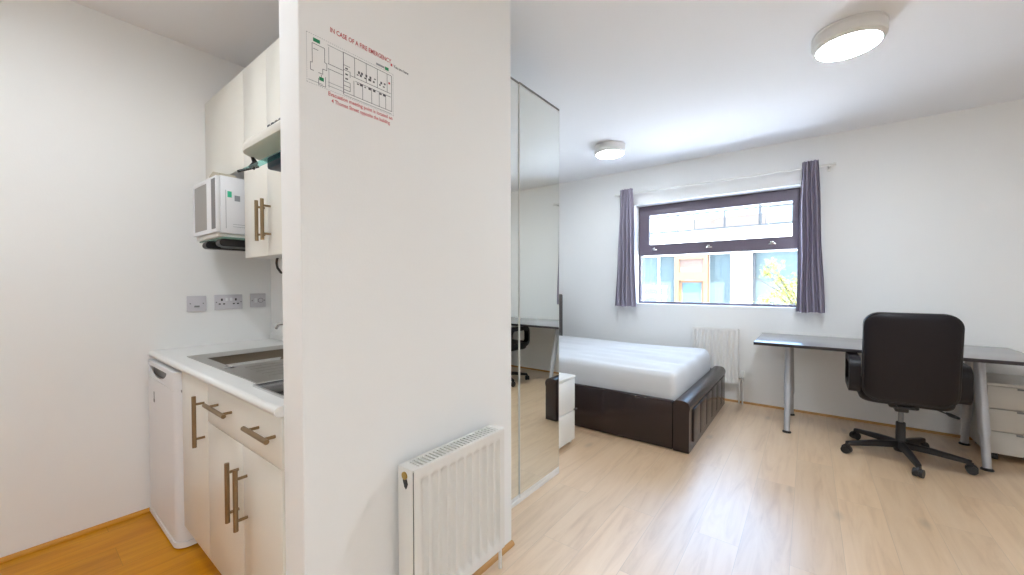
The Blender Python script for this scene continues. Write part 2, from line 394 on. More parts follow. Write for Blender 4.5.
# base cabinets
def bar_handle(name, parent, p0, p1, off, m=None):
    """round bar from p0 to p1 standing off the front by off (toward -Y), two posts"""
    p0, p1 = Vector(p0), Vector(p1); d = p1-p0; bm = bmesh.new(); o = Vector((0, -off, 0))
    tube(bm, [p0+o, p1+o], .0075)
    for t in (.16, .84): tube(bm, [p0+d*t, p0+d*t+o], .005, 12)
    return obj(name, bm, m or M['bronze'], parent)
def front(name, parent, x0, x1, z0, z1, y=FY, th=.018, g=.0015): return obj(name, B(x0+(g if y == FY else .0005), x1-(g if y == FY else .0005), y, y+th, z0, z1, bev=.0018), M['cream'], parent)
DZ0, DZ1, SPL = .115, .828, .672
ca = thing('base_cabinet', 'narrow cream base cabinet with one tall door beside the fridge', 'kitchen cabinet', (-2.088, .78, 0), 'cream base cabinets under the worktop')
bm = B(-2.268, -2.264, FY+.02, KY-.002, .1, .83); box(bm, -1.922, -1.906, FY+.02, KY-.002, .1, .83); box(bm, -2.268, -1.906, FY+.02, KY-.002, .1, .118); box(bm, -2.268, -1.906, KY-.012, KY-.002, .1, .68)
obj('carcass', bm, M['white'], ca)
obj('plinth', B(-2.268, -1.906, FY+.06, FY+.076, 0, .1), M['cream'], ca)
d = front('door', ca, -2.268, -1.906, DZ0, DZ1); bar_handle('handle', d, (-1.945, FY, .57), (-1.945, FY, .775), .034)
cb = thing('base_cabinet', 'wide cream base cabinet with a pair of doors below a two-handled drawer front', 'kitchen cabinet', (-1.555, .78, 0), 'cream base cabinets under the worktop')
bm = B(-1.905, -1.888, FY+.02, KY-.002, .1, .83); box(bm, -1.241, -1.224, FY+.02, KY-.002, .1, .83); box(bm, -1.905, -1.224, FY+.02, KY-.002, .1, .118); box(bm, -1.905, -1.224, KY-.012, KY-.002, .1, .68)
obj('carcass', bm, M['white'], cb)
obj('plinth', B(-1.905, -1.224, FY+.06, FY+.076, 0, .1), M['cream'], cb)
d = front('drawer_front', cb, -1.905, -1.224, SPL+.003, DZ1)
bar_handle('handle', d, (-1.81, FY, .765), (-1.60, FY, .765), .034); bar_handle('handle', d, (-1.42, FY, .765), (-1.24, FY, .765), .034)
d = front('door', cb, -1.905, -1.533, DZ0, SPL); bar_handle('handle', d, (-1.575, FY, .405), (-1.575, FY, .61), .034)
d = front('door', cb, -1.533, -1.224, DZ0, SPL); bar_handle('handle', d, (-1.497, FY, .405), (-1.497, FY, .61), .034)

# under-counter fridge
fr = thing('fridge', 'white under-counter fridge against the left wall', 'fridge', (-2.54, .78, 0))
obj('body', B(-2.8, -2.275, .545, KY-.03, .02, .815, bev=.006), M['plastic'], fr)
obj('foot', B(-2.77, -2.3, .57, .6, 0, .02), M['dark'], fr)
dr = obj('door', prism(bmesh.new(), rrect(-2.8, -2.275, .466, .54, .05, 8, (0, 0, 0, 1)), 'Z', .035, .735), M['plastic'], fr, 40)
obj('kick_panel', prism(bmesh.new(), rrect(-2.803, -2.272, .462, .545, .052, 8, (0, 0, 0, 1)), 'Z', .008, .033), M['plastic'], fr, 40)
hd = bmesh.new()
prism(hd, rrect(-2.8, -2.275, .466, .54, .05, 8, (0, 0, 0, 1)), 'Z', .8, .82)
prism(hd, rrect(-2.8, -2.275, .50, .54, .02, 6, (0, 0, 0, 0)), 'Z', .737, .8)
prism(hd, rrect(-2.42, -2.275, .466, .54, .05, 8, (0, 0, 0, 1)), 'Z', .737, .80)
hh = obj('door_top', hd, M['plastic'], fr, 40)
g = bmesh.new(); n = 14
up = [(-2.80+.38*k/n, .80-.052*math.sin(PI*k/n)**.6) for k in range(n+1)]
prism(g, [(p[0], .737) for p in (up[0], up[-1])]+up[::-1], 'Y', .468, .474)
obj('handle', g, M['plastic'], hh, 40)
obj('grip_recess', B(-2.79, -2.43, .486, .4995, .745, .797), M['grey'], hh)
lg = bmesh.new(); box(lg, -2.675, -2.668, .4645, .466, .632, .672); box(lg, -2.682, -2.661, .4645, .466, .618, .634, bev=.0004)
obj('badge', lg, M['grey'], dr)
hg = B(-2.33, -2.272, .49, .54, .728, .738); obj('hinge', hg, M['grey'], fr)

# wall units
UY = .735; UT = 2.277; UB = 1.352
cw = thing('wall_cabinet', 'tall cream wall cabinet with a pair of doors left of the cooker hood', 'kitchen cabinet', (-1.96, .9, UB), 'wall cabinets over the worktop')
obj('carcass', B(-2.225, -1.757, UY+.02, KY-.002, UB+.002, UT-.001), M['white'], cw)
d = front('door', cw, -2.227, -1.955, UB, UT, UY); bar_handle('handle', d, (-1.985, UY, 1.418), (-1.985, UY, 1.60), .034)
d = front('door', cw, -1.955, -1.755, UB, UT, UY); bar_handle('handle', d, (-1.922, UY, 1.418), (-1.922, UY, 1.60), .034)
cs = thing('wall_cabinet', 'short cream wall cabinet above the microwave against the left wall', 'kitchen cabinet', (-2.52, .9, 1.8), 'wall cabinets over the worktop')
obj('carcass', B(XL+.002, -2.229, UY+.02, KY-.002, 1.802, UT-.001), M['white'], cs)
front('door', cs, XL+.001, -2.2285, 1.80, UT, UY)
ch = thing('wall_cabinet', 'short cream wall cabinet above the cooker hood beside the partition', 'kitchen cabinet', (-1.45, .9, 1.83), 'wall cabinets over the worktop')
obj('carcass', B(-1.752, PX0-.003, UY+.02, KY-.002, 1.832, UT-.001), M['white'], ch)
front('door', ch, -1.754, PX0-.002, 1.83, UT, UY)

# cooker hood
HB = 1.718
ho = thing('cooker_hood', 'slim off-white cooker hood with a glass visor jutting out under the wall cabinets', 'cooker hood', (-1.45, .8, HB))
prof = [(.553, .018), (.556, .006), (.57, 0), (1.07, 0), (1.07, .12), (.74, .12), (.70, .105), (.60, .062), (.563, .044), (.555, .032)]
bm = bmesh.new()
xs = [-1.752, -1.749, -1.741, -1.727, -1.705, -1.675, -1.224]; ins = [.06, .042, .025, .012, .004, 0, 0]
rings = []
for x, q in zip(xs, ins): rings.append([bm.verts.new((x, min(y+q*(1 if y < .7 else 0), 1.07), HB+z)) for y, z in prof])
for a, b in zip(rings, rings[1:]):
    for k in range(len(a)): bm.faces.new((a[k], a[(k+1) % len(a)], b[(k+1) % len(a)], b[k]))
bm.faces.new(rings[0]); bm.faces.new(rings[-1])
obj('hood_body', bm, mat('hood_enamel', srgb(212, 207, 196), .4), ho, 40)
bt = bmesh.new()
for k in range(5): box(bt, -1.50+k*.03, -1.482+k*.03, .566, .582, HB+.047, HB+.055, bev=.002)
obj('control_button', bt, M['ink'], ho)
obj('visor', prism(bmesh.new(), [(.556, 1.652), (.556, 1.657), (.622, 1.689), (.622, 1.684)], 'X', -1.74, -1.226), M['visor'], ho)
bm = T([(-1.742, .554, 1.654), (-1.742, .625, 1.689)], .005, 10); tube(bm, [(-1.742, .60, 1.677), (-1.736, .612, 1.70), (-1.736, .60, 1.722)], [.012, .011, .005], 12)
obj('visor_bracket', bm, M['black'], ho)
obj('filter_panel', B(-1.685, -1.52, .632, .70, 1.668, 1.7175, bev=.01), mat('dark_blue_filter', srgb(28, 36, 66), .4), ho)

# microwave
mx0, mx1, my, mz0, mz1 = -2.665, -2.297, .637, 1.476, 1.758
mw = thing('microwave', 'white microwave oven on a bracket under the short wall cabinet', 'microwave', ((mx0+mx1)/2, .82, mz0))
obj('casing', B(mx0, mx1, my+.018, my+.34, mz0, mz1, bev=.004), M['plastic'], mw)
dd = obj('door', plate_hole(bmesh.new(), [mx0, mx0+.016, mx1-.14, mx1-.075], [mz0+.004, mz0+.024, mz1-.022, mz1-.004], {(1, 1)}, lambda u, v, w: (u, w, v), my, my+.017), M['plastic'], mw)
obj('door_window', B(mx0+.014, mx1-.138, my+.003, my+.012, mz0+.022, mz1-.02), M['pane'], dd)
obj('control_panel', B(mx1-.073, mx1, my, my+.017, mz0+.004, mz1-.004, bev=.002), M['plastic'], mw)
obj('control_strip', B(mx1-.062, mx1-.008, my-.002, my+.001, mz0+.02, mz1-.016), M['grey'], mw)
obj('energy_sticker', B(mx1, mx1+.0006, my+.048, my+.066, 1.655, 1.685), M['sticker'], mw)
obj('rating_sticker', B(mx1, mx1+.0005, my+.078, my+.102, 1.64, 1.668), M['inkpale'], mw)
bm = bmesh.new()
for z in (1.51, 1.522): box(bm, mx1, mx1+.0006, my+.07, my+.2, z, z+.0015)
box(bm, mx1, mx1+.0006, my+.04, my+.042, 1.50, 1.69)
obj('casing_seam', bm, M['inkpale'], mw)
br = thing('microwave_bracket', 'black wall bracket with rounded arms carrying the microwave', 'bracket', (-2.48, .86, 1.42))
for x in (-2.56, -2.345):
    obj('arm', prism(bmesh.new(), rrect(.655, KY-.003, 1.412, 1.448, .0175, 6, (0, 1, 1, 0)), 'X', x-.03, x+.03), M['black'], br)
obj('cross_plate', B(-2.57, -2.39, .72, KY-.003, 1.418, 1.44, bev=.004), M['black'], br)
obj('wall_plate', B(-2.62, -2.3, KY-.0029, KY, 1.40, 1.5), M['black'], br)
ty = obj('glass_tray', B(-2.66, -2.295, .66, .98, 1.4485, 1.4575, bev=.003), M['greentray'])
tag(ty, 'grey green glass tray between the microwave and its black bracket', 'tray')
ty2 = obj('baking_tray', B(-2.662, -2.31, .648, .99, 1.458, 1.4755, bev=.006), M['white'])
tag(ty2, 'thin white tray directly underneath the microwave', 'tray')
bx = obj('card_box', prism(bmesh.new(), [(-2.47, 1.7585), (-2.31, 1.7585), (-2.32, 1.773), (-2.40, 1.792), (-2.455, 1.777)], 'Y', .655, .73), M['box'])
tag(bx, 'small tan packet lying on top of the microwave', 'packet')
cable = obj('power_cable', T([(-2.118, 0.84, 1.3525), (-2.126, 0.84, 1.349), (-2.132, 0.84, 1.329), (-2.121, 0.84, 1.304), (-2.082, 0.84, 1.28), (-2.026, 0.84, 1.272), (-1.9359999999999997, 0.95, 1.252), (-1.9059999999999997, 1.075, 1.242)], .0055, 10), M['black'])
tag(cable, 'short black cable looping from beneath the wall cabinet', 'cable')

# sockets on the left wall
def faceplate(name, label, y0, y1, z0, z1, kind):
    t = thing(name, label, 'socket' if kind != 'fcu' else 'switch', (XL, (y0+y1)/2, (z0+z1)/2))
    obj('plate', B(XL+.0005, XL+.0105, y0, y1, z0, z1, bev=.003), M['plate'], t)
    yc, zc = (y0+y1)/2, (z0+z1)/2
    scr = lambda y: obj('screw', T([(XL+.010, y, zc), (XL+.0115, y, zc)], .0035, 10), M['grey'], t)
    if kind == 'double':
        for k in (-1, 1):
            c = yc+k*.036; bm = B(XL+.0102, XL+.0112, c-.0045, c+.0045, zc+.008, zc+.022)
            for s in (-1, 1): box(bm, XL+.0102, XL+.0112, c+s*.011-.005, c+s*.011+.005, zc-.014, zc-.007)
            obj('pin_holes', bm, M['dark'], t)
            obj('rocker', B(XL+.010, XL+.0145, yc+k*.011-.006, yc+k*.011+.006, zc+.008, zc+.026, bev=.001), M['plastic'], t)
            scr(yc+k*.063)
    elif kind == 'fcu':
        obj('rocker', B(XL+.010, XL+.0145, yc-.022, yc-.008, zc-.014, zc+.014, bev=.001), M['plastic'], t)
        e = bmesh.new(); tube(e, [(XL+.011, yc+.014+.014*math.cos(a), zc+.014*math.sin(a)) for a in [2*PI*k/20 for k in range(21)]], .0016, 6, False)
        obj('cover_ring', e, M['grey'], t); scr(yc-.034); scr(yc+.036)
    else:
        obj('flex_outlet', B(XL+.010, XL+.0135, yc-.012, yc+.012, zc-.022, zc-.012, bev=.001), M['grey'], t)
        scr(yc-.03); scr(yc+.03)
faceplate('flex_outlet_plate', 'white single outlet plate on the left wall, nearest the camera of the three', .636, .726, 1.068, 1.156, 'blank')
faceplate('double_socket', 'white double power socket on the left wall above the worktop, between the two single plates', .766, .909, 1.07, 1.16, 'double')
faceplate('fused_switch', 'white single fused switch plate beside the back corner above the worktop', .952, 1.04, 1.076, 1.164, 'fcu')

# ------------------------------------------------------------------ partition: fire plan and radiator
PF = PX1+.0004
fp = thing('fire_evacuation_plan', 'fire evacuation floor plan printed on the white partition with red text', 'sign', (PX1, .655, 1.85))
obj('title_text', text_bm('IN CASE OF A FIRE EMERGENCY', .0195, (PF, .582, 1.946), .206), M['red'], fp, 0)
obj('meeting_text', text_bm('Evacuation meeting point is located on', .0158, (PF, .575, 1.763), .216), M['red'], fp, 0)
obj('meeting_text', text_bm('4 Thomas Street opposite the building', .0158, (PF, .585, 1.745), .196), M['red'], fp, 0)
obj('legend_text', text_bm('You are here', .0125, (PF, .797, 1.938), .06), M['ink'], fp, 0)
def ink(name, rects, m, t=.0004):
    bm = bmesh.new()
    for y0, y1, z0, z1 in rects: box(bm, PX1, PX1+t, y0, y1, z0, z1)
    return obj(name, bm, m, fp, 0)
def hl(y0, y1, z, w=.0012): return (y0, y1, z-w/2, z+w/2)
def vl(y, z0, z1, w=.0012): return (y-w/2, y+w/2, z0, z1)
P0, P1, Z0, Z1 = .516, .795, 1.778, 1.914
dots = []
k = 0
while P0+k*.006 < P1: dots += [hl(P0+k*.006, P0+k*.006+.003, Z1, .001), hl(P0+k*.006, P0+k*.006+.003, Z0, .001)]; k += 1
k = 0
while Z0+k*.006 < Z1: dots += [vl(P0, Z0+k*.006, Z0+k*.006+.003, .001), vl(P1, Z0+k*.006, Z0+k*.006+.003, .001)]; k += 1
ink('plan_border', dots, M['inkpale'])
L = []
# stair core on the left
L += [vl(.531, 1.836, 1.88), hl(.531, .526, 1.836), vl(.526, 1.815, 1.836), hl(.526, .535, 1.815), hl(.531, .566, 1.89), vl(.531, 1.88, 1.89), vl(.566, 1.85, 1.89), hl(.566, .572, 1.85), vl(.572, 1.83, 1.85), hl(.56, .572, 1.83), vl(.56, 1.815, 1.83), hl(.548, .56, 1.815), vl(.548, 1.782, 1.80), hl(.548, .568, 1.782), vl(.568, 1.782, 1.81), hl(.534, .548, 1.876), vl(.556, 1.80, 1.812)]
L += [hl(.62, P1-.006, 1.906), hl(.575, .62, 1.852), hl(.575, .62, 1.838), vl(.622, Z0+.006, 1.906, .0018), hl(.622, P1-.006, Z0+.012), hl(.622, P1-.006, Z0+.004, .0009), vl(P1-.006, Z0+.012, 1.906)]
L += [hl(.645, .785, 1.847), hl(.66, .785, 1.836)]
for y in (.658, .697, .736, .772): L.append(vl(y, 1.847, 1.906))
for y in (.655, .684, .715, .742, .766): L.append(vl(y, Z0+.012, 1.836))
for z in (1.87, 1.856, 1.823, 1.81, 1.798): L.append(hl(.622, .643, z))
L += [vl(.643, 1.84, 1.856), vl(.643, 1.798, 1.823)]
ink('plan_walls', [hl(.575, .62, 1.905), hl(.575, .62, 1.79), hl(.575, .62, 1.80), vl(.578, 1.852, 1.9), vl(.578, 1.785, 1.838), hl(.52, .56, 1.786)], M['inkpale'])
rn = random.Random(4); fx = []
for y in (.665, .675, .69, .704, .72, .743, .756):
    for z in (1.857, 1.829): fx.append((y, y+.004+.006*rn.random(), z, z+.003+.004*rn.random()))
    fx.append((y+.004, y+.010, 1.863+.006*rn.random(), 1.8715))
for z in (1.86, 1.843, 1.83): fx.append((.628, .636, z, z+.004))
ink('plan_walls', L+fx, M['ink'])
ink('exit_sign', [(.534, .553, 1.896, 1.906)], M['green'])
ink('exit_sign', [(.55, .563, 1.795, 1.805)], M['green'])
ink('exit_sign', [(.764, .778, 1.917, 1.927)], M['green'])
ink('exit_arrow', [(.732, .762, 1.919, 1.925)], M['inkpale'])
ink('location_dot', [(.777, .783, 1.876, 1.882)], M['red'])
ink('location_dot', [(.786, .792, 1.9385, 1.9465)], M['red'])

def flutes(bm, place, w, h, n, margin, depth, ny=None, nz=44):
    """pressed steel radiator front: raised border, n rounded vertical flutes; place(u,v,d)"""
    ny = n*8; rows = []
    mh = margin*.9
    pitch = (w-2*margin)/n
    for j in range(nz+1):
        # denser rows at the flute ends
        t = j/nz; v = h*(t if True else t)
        row = []
        for i in range(ny+5):
            u = (0, margin*.7)[i] if i < 2 else (w-margin*.7, w)[i-ny-3] if i > ny+2 else margin+(w-2*margin)*(i-2)/ny
            inside = margin <= u <= w-margin
            end = max(0, min(1, min(v-mh*1.6, h-mh*1.6-v)/.02))
            end = end*end*(3-2*end)
            q = .5-.5*math.cos(2*PI*((u-margin)/pitch)) if inside else 0
            q = max(0, min(1, (q-.12)/.5)); q = q*q*(3-2*q)
            row.append(bm.verts.new(place(u, v, -depth*q*end)))
        rows.append(row)
    for a, b in zip(rows, rows[1:]):
        for i in range(len(a)-1): bm.faces.new((a[i], a[i+1], b[i+1], b[i]))
    return rows
ra = thing('radiator', 'large white panel radiator fixed on the near partition wall', 'radiator', (-1.05, 1.02, .12))
y0, y1, z0, z1, xf, xb = .786, 1.262, .125, .622, -1.0, -1.075
bm = bmesh.new(); rw = flutes(bm, lambda u, v, d: (xf+d, y0+.006+u, z0+v), y1-y0-.012, z1-z0-.003, 10, .022, .02)
thicken(bm, rw, (-.003, 0, 0))
obj('front_panel', bm, M['radiator'], ra, 50)
obj('rear_panel', B(xb, xb+.012, y0+.006, y1-.006, z0, z1-.012, bev=.003), M['radiator'], ra)
obj('core', B(xb+.0125, xf-.026, y0+.012, y1-.012, z0+.02, z1-.04), M['dark'], ra)  # near-black colour stands in for the shade below the grille slots
for s, ya in ((0, y0), (1, y1-.005)):
    sp = obj('side_panel', B(xb-.002, xf-.004, ya, ya+.005, z0+.01, z1, bev=.002), M['radiator'], ra)
    if s == 0:
        obj('air_vent', T([(-1.04, y0-.004, .598), (-1.04, y0+.003, .598)], .0125, 20), M['brass'], sp)
        obj('valve_cap', prism(bmesh.new(), [(-1.048, .584), (-1.03, .588), (-1.025, .572), (-1.032, .556), (-1.040, .562)], 'Y', y0-.003, y0), M['black'], sp)
bm = plate_hole(bmesh.new(), [xb-.002, xb+.008, xf-.013, xf-.002], [y0+.005, y0+.035, y1-.03, y1-.005], {(1, 1)}, lambda u, v, w: (u, v, w), z1-.006, z1)
n = 24
for k in range(n):
    y = y0+.035+(y1-y0-.065)*(k+.5)/n; box(bm, xb+.008, xf-.013, y-.0032, y+.0032, z1-.006, z1)
obj('top_grille', bm, M['radiator'], ra, 0)
for y in (.9, 1.15): obj('wall_bracket', B(PX1+.0005, xb, y-.015, y+.015, .2, .56), M['radiator'], ra)
obj('pipe', T([(-1.045, y1+.02, 0), (-1.045, y1+.02, .15), (-1.045, y1+.012, .158), (-1.045, y1-.004, .16)], .0075, 12), M['radiator'], ra)

# ------------------------------------------------------------------ wardrobe with sliding mirror doors
wa = thing('mirror_wardrobe', 'tall white sliding wardrobe with full-height mirror doors behind the partition', 'wardrobe', (-1.6, 1.68, 0))
WB, WT = -1.275, 2.322
obj('carcass', B(-1.90, -1.345, 1.19, 2.155, 0, 2.31, bev=.002), M['white'], wa)
obj('bottom_track', B(-1.345, WB+.004, 1.19, 2.165, 0, .022, bev=.002), M['white'], wa)
obj('top_track', B(-1.345, WB-.022, 1.19, 2.155, 2.29, 2.31), M['grey'], wa)
for nm, xf, ya, yb in (('front', WB, 1.742, 2.168), ('rear', WB-.0055, 1.2, 1.765)):
    dr = obj('sliding_door', B(xf-.0045, xf-.002, ya, yb, .0225, WT, bev=.001), M['white'], wa)
    obj('mirror', B(xf-.002, xf, ya+.0015, yb-.0015, .042, WT-.006), M['mirror'], dr, 0)
    obj('bottom_rail', B(xf-.0015, xf+.0009, ya, yb, .0225, .042), M['white'], dr)
    bm = B(xf-.002, xf+.0005, ya, ya+.0012, .042, WT); box(bm, xf-.002, xf+.0005, yb-.0012, yb, .042, WT)
    obj('edge_trim', bm, M['white'], dr)
    obj('top_trim', B(xf-.0045, xf+.001, ya, yb, WT+.0002, WT+.010), M['grey'], dr)

# nightstand
ns = thing('bedside_drawers', 'small white bedside drawer unit between the mirror wardrobe and the bed', 'bedside table', (-1.62, 2.5, 0))
obj('carcass', B(-1.86, -1.44, 2.335, 2.655, .03, .508, bev=.002), M['white'], ns)
obj('top', B(-1.865, -1.418, 2.33, 2.66, .5085, .524, bev=.002), M['white'], ns)
d = obj('drawer', B(-1.4395, -1.42, 2.338, 2.652, .262, .502, bev=.002), M['white'], ns)
obj('handle', B(-1.4195, -1.408, 2.63, 2.672, .262, .27, bev=.002), M['black'], d)
obj('drawer', B(-1.4395, -1.42, 2.338, 2.652, .034, .256, bev=.002), M['white'], ns)
for y in (2.335, 2.64): obj('plinth', B(-1.86, -1.45, y, y+.015, 0, .0298), M['white'], ns)

# ------------------------------------------------------------------ bed and mattress
bd = thing('bed', 'dark brown leatherette double bed frame along the window wall', 'bed', (-1.65, 3.67, 0))
BY_0, BY_1, FX = 2.962, 4.395, -.665
obj('side_rail', B(-2.58, FX-.118, BY_0, BY_0+.05, .004, .362, bev=.012, seg=3), M['leather'], bd)
obj('side_rail', B(-2.58, FX-.118, BY_1-.05, BY_1, .004, .362, bev=.012, seg=3), M['leather'], bd)
hbd = obj('headboard', B(-2.655, -2.578, BY_0-.02, 4.492, .004, 1.09, bev=.02, seg=3), M['leather'], bd)
prof = [(FX-.115, .004), (FX-.006, .004), (FX-.006, .30)]
for k in range(9):
    t = PI/2*k/8; prof.append((FX-.045+.045*math.cos(t), .327+.05*math.sin(t)))
for k in range(6):
    t = PI/2+PI/2*k/5; prof.append((FX-.085+.03*math.cos(t), .347+.03*math.sin(t)))
fb = obj('footboard', prism(bmesh.new(), prof, 'Y', BY_0-.003, 4.445), M['leather'], bd, 40)
n = 6; a0 = BY_0+.1; w = (4.445-.05-a0)/n
for k in range(n):
    obj('pad', B(FX-.008, FX+.004, a0+k*w+.008, a0+(k+1)*w-.008, .055, .30, bev=.0055, seg=3), M['leather'], fb)
obj('slat_base', B(-2.578, FX-.12, BY_0+.052, BY_1-.052, .16, .19), M['bead'], bd)
bm = bmesh.new()
X0, X1, Y0, Y1, Zb, Zt = -2.57, -.79, BY_0+.054, BY_1-.054, .192, .572
nx, ny = 120, 90; R = .055
def mz(u, v):
    x = X0+(X1-X0)*u; y = Y0+(Y1-Y0)*v
    e = min(1, min(u, 1-u)/.05, min(v, 1-v)/.07)
    w = .015*math.sin(26*v+2.1*math.sin(3.1*u+1)+1.2*u)*math.sin(2.0+2.4*u)+.009*math.sin(44*v+5*u*u+2)*math.sin(5*u+1)
    return Zt-.012+max(0, e)*w*.9
rows = []
loop = []
for j in range(ny+1):
    row = []
    for i in range(nx+1): row.append(bm.verts.new((0, 0, 0)))
    rows.append(row)
for j in range(ny+1):
    for i in range(nx+1):
        u, v = i/nx, j/ny
        x = X0+(X1-X0)*u; y = Y0+(Y1-Y0)*v
        dx = max(0, X0+R-x, x-(X1-R)); dy = max(0, Y0+R-y, y-(Y1-R)); dd_ = min(math.hypot(dx, dy), R)
        # corners pulled in so that the outline is rounded
        if math.hypot(dx, dy) > R:
            s = R/math.hypot(dx, dy); x = x+(1 if x < 0 and x-X0 < R else -1)*dx*(1-s) if dx else x; y = y+(1 if y-Y0 < R else -1)*dy*(1-s) if dy else y
        rows[j][i].co = (x, y, mz(u, v)-(R-math.sqrt(max(0, R*R-dd_*dd_)))*.8)
for j in range(ny):
    for i in range(nx): bm.faces.new((rows[j][i], rows[j][i+1], rows[j+1][i+1], rows[j+1][i]))
per = rows[0][:]+[r[-1] for r in rows[1:]]+rows[-1][-2::-1]+[r[0] for r in rows[-2:0:-1]]
prev = per; cx, cy = (X0+X1)/2, (Y0+Y1)/2
for q, (bz, bo) in enumerate(((.45, .012), (.38, .014), (.30, .010), (.22, .004), (Zb, -.012))):
    ring = []
    for k, v0 in enumerate(per):
        nx_, ny_ = v0.co.x-cx, v0.co.y-cy; l = math.hypot(nx_/(X1-X0), ny_/(Y1-Y0)); 
        ox = bo if abs(v0.co.x-X1) < R or abs(v0.co.x-X0) < R else 0; oy = bo if abs(v0.co.y-Y0) < R or abs(v0.co.y-Y1) < R else 0
        wv = .004*math.sin(k*.23+q*1.7)
        ring.append(bm.verts.new((v0.co.x+math.copysign(ox+(wv if ox else 0), nx_), v0.co.y+math.copysign((oy+(wv if oy else 0))*.2, ny_), bz)))
    for k in range(len(per)): bm.faces.new((prev[k], prev[(k+1) % len(per)], ring[(k+1) % len(per)], ring[k]))
    prev = ring
bm.faces.new(prev)
mt = obj('mattress', bm, M['mattress'], None, 70)
tag(mt, 'bare white mattress in a rumpled cover lying in the dark bed frame', 'mattress')

# ------------------------------------------------------------------ radiator under the window
rb = thing('radiator', 'smaller white panel radiator under the window behind the foot of the bed', 'radiator', (-.78, 4.53, .2))
x0, x1, z0, z1, yf = -.995, -.562, .2, .758, 4.505
bm = bmesh.new(); rw = flutes(bm, lambda u, v, d: (x0+.005+u, yf-d, z0+v), x1-x0-.01, z1-z0-.003, 11, .014, .014, nz=30)
thicken(bm, rw, (0, .003, 0))
obj('front_panel', bm, M['radiator'], rb, 50)
obj('rear_panel', B(x0+.005, x1-.005, 4.548, 4.56, z0, z1-.012, bev=.003), M['radiator'], rb)
for x in (x0, x1-.005): obj('side_panel', B(x, x+.005, yf+.002, 4.562, z0+.01, z1, bev=.0015), M['radiator'], rb)
bm = plate_hole(bmesh.new(), [x0+.005, x0+.02, x1-.02, x1-.005], [yf+.002, yf+.012, 4.552, 4.562], {(1, 1)}, lambda u, v, w: (u, v, w), z1-.006, z1)
for k in range(24): box(bm, x0+.024+k*.0165, x0+.031+k*.0165, yf+.012, 4.552, z1-.006, z1)
obj('top_grille', bm, M['radiator'], rb, 0)
for x in (-.9, -.66): obj('wall_bracket', B(x-.012, x+.012, 4.56, YW-.0005, .3, .68), M['radiator'], rb)
va = obj('valve', T([(x1-.004, 4.53, .262), (x1+.035, 4.53, .262), (x1+.042, 4.53, .264)], [.008, .010, .004], 14), M['chrome'], rb)
obj('valve_head', lathe(bmesh.new(), (x1+.037, 4.53, .262), [(.008, 0), (.011, .012), (.019, .02), (.02, .06), (.016, .076), (.001, .078)], 20), M['white'], va)
obj('valve_body', lathe(bmesh.new(), (x1+.037, 4.53, .225), [(.008, 0), (.013, .006), (.013, .03), (.011, .044)], 16), M['chrome'], va)
obj('pipe', T([(x1+.037, 4.53, .23), (x1+.037, 4.53, 0)], .0075, 12), M['radiator'], rb)
obj('pipe', T([(x1+.002, 4.545, .252), (x1+.004, 4.545, .23), (x1+.005, 4.545, 0)], .0075, 12), M['radiator'], rb)

# ------------------------------------------------------------------ desk
dk = thing('desk', 'long dark desk top on silver A-shaped tube legs below the right side of the window', 'desk', (.42, 4.18, 0))
DX0, DX1, DY0, DY1, DT = -.362, 1.19, 3.795, 4.565, .737
obj('desktop', B(DX0, DX1, DY0, DY1, DT-.024, DT, bev=.002), M['desk'], dk)
bm = B(DX0-.0012, DX0, DY0-.0012, DY1, DT-.0238, DT-.001); box(bm, DX0-.0012, DX1+.0012, DY0-.0012, DY0, DT-.0238, DT-.001); box(bm, DX1, DX1+.0012, DY0-.0012, DY1, DT-.0238, DT-.001)
obj('edge_band', bm, mat('dark_edge_band', srgb(42, 34, 36), .45), dk, 0)
for x in (-.13, .935):
    obj('top_rail', B(x-.03, x+.03, 3.97, 4.33, DT-.044, DT-.0245, bev=.004), M['deskleg'], dk)
for x, yf_, yt in ((-.134, 3.896, 4.08), (-.122, 4.44, 4.21), (.937, 3.886, 4.07), (.948, 4.408, 4.21)):
    xt = -.13 if x < 0 else .933; a = Vector((x, yf_, .012)); b = Vector((xt, yt, DT-.045))
    lg = obj('leg', T([a, a+(b-a)*.33], [.021, .022], 20), M['deskleg'], dk)
    obj('upper_tube', T([a+(b-a)*.3, a+(b-a)*.335, b], [.0265, .028, .028], 24), M['deskleg'], lg)
    obj('foot', lathe(bmesh.new(), (x, yf_, 0), [(.03, 0), (.031, .006), (.024, .014)], 20), M['black'], lg)
obj('frame_beam', B(-.1, .905, 4.12, 4.16, DT-.06, DT-.0445, bev=.003), M['deskleg'], dk)

# drawer pedestal under the right end
pd = thing('drawer_pedestal', 'pale grey three-drawer pedestal on castors under the right end of the desk', 'drawer unit', (1.22, 4.3, 0))
qx0, qx1, qy0, qy1 = .985, 1.40, 4.11, 4.55
obj('carcass', B(qx0, qx1, qy0+.02, qy1, .052, .52, bev=.003), M['ped'], pd)
obj('top', B(qx0-.002, qx1+.002, qy0-.002, qy1, .5205, .54, bev=.003), M['ped'], pd)
for k in range(3):
    za = .056+k*.155
    d = obj('drawer', B(qx0+.002, qx1-.002, qy0, qy0+.0195, za, za+.15, bev=.002), M['ped'], pd)
    obj('handle', B(qx0+.13, qx1-.13, qy0-.006, qy0+.002, za+.136, za+.147, bev=.002), M['grey'], d)
for x in (qx0+.05, qx1-.05):
    for y in (qy0+.06, qy1-.06):
        bm = T([(x-.012, y, .025), (x+.012, y, .025)], .025, 20); box(bm, x-.014, x+.014, y-.012, y+.012, .04, .0518)
        obj('castor', bm, M['black'], pd)

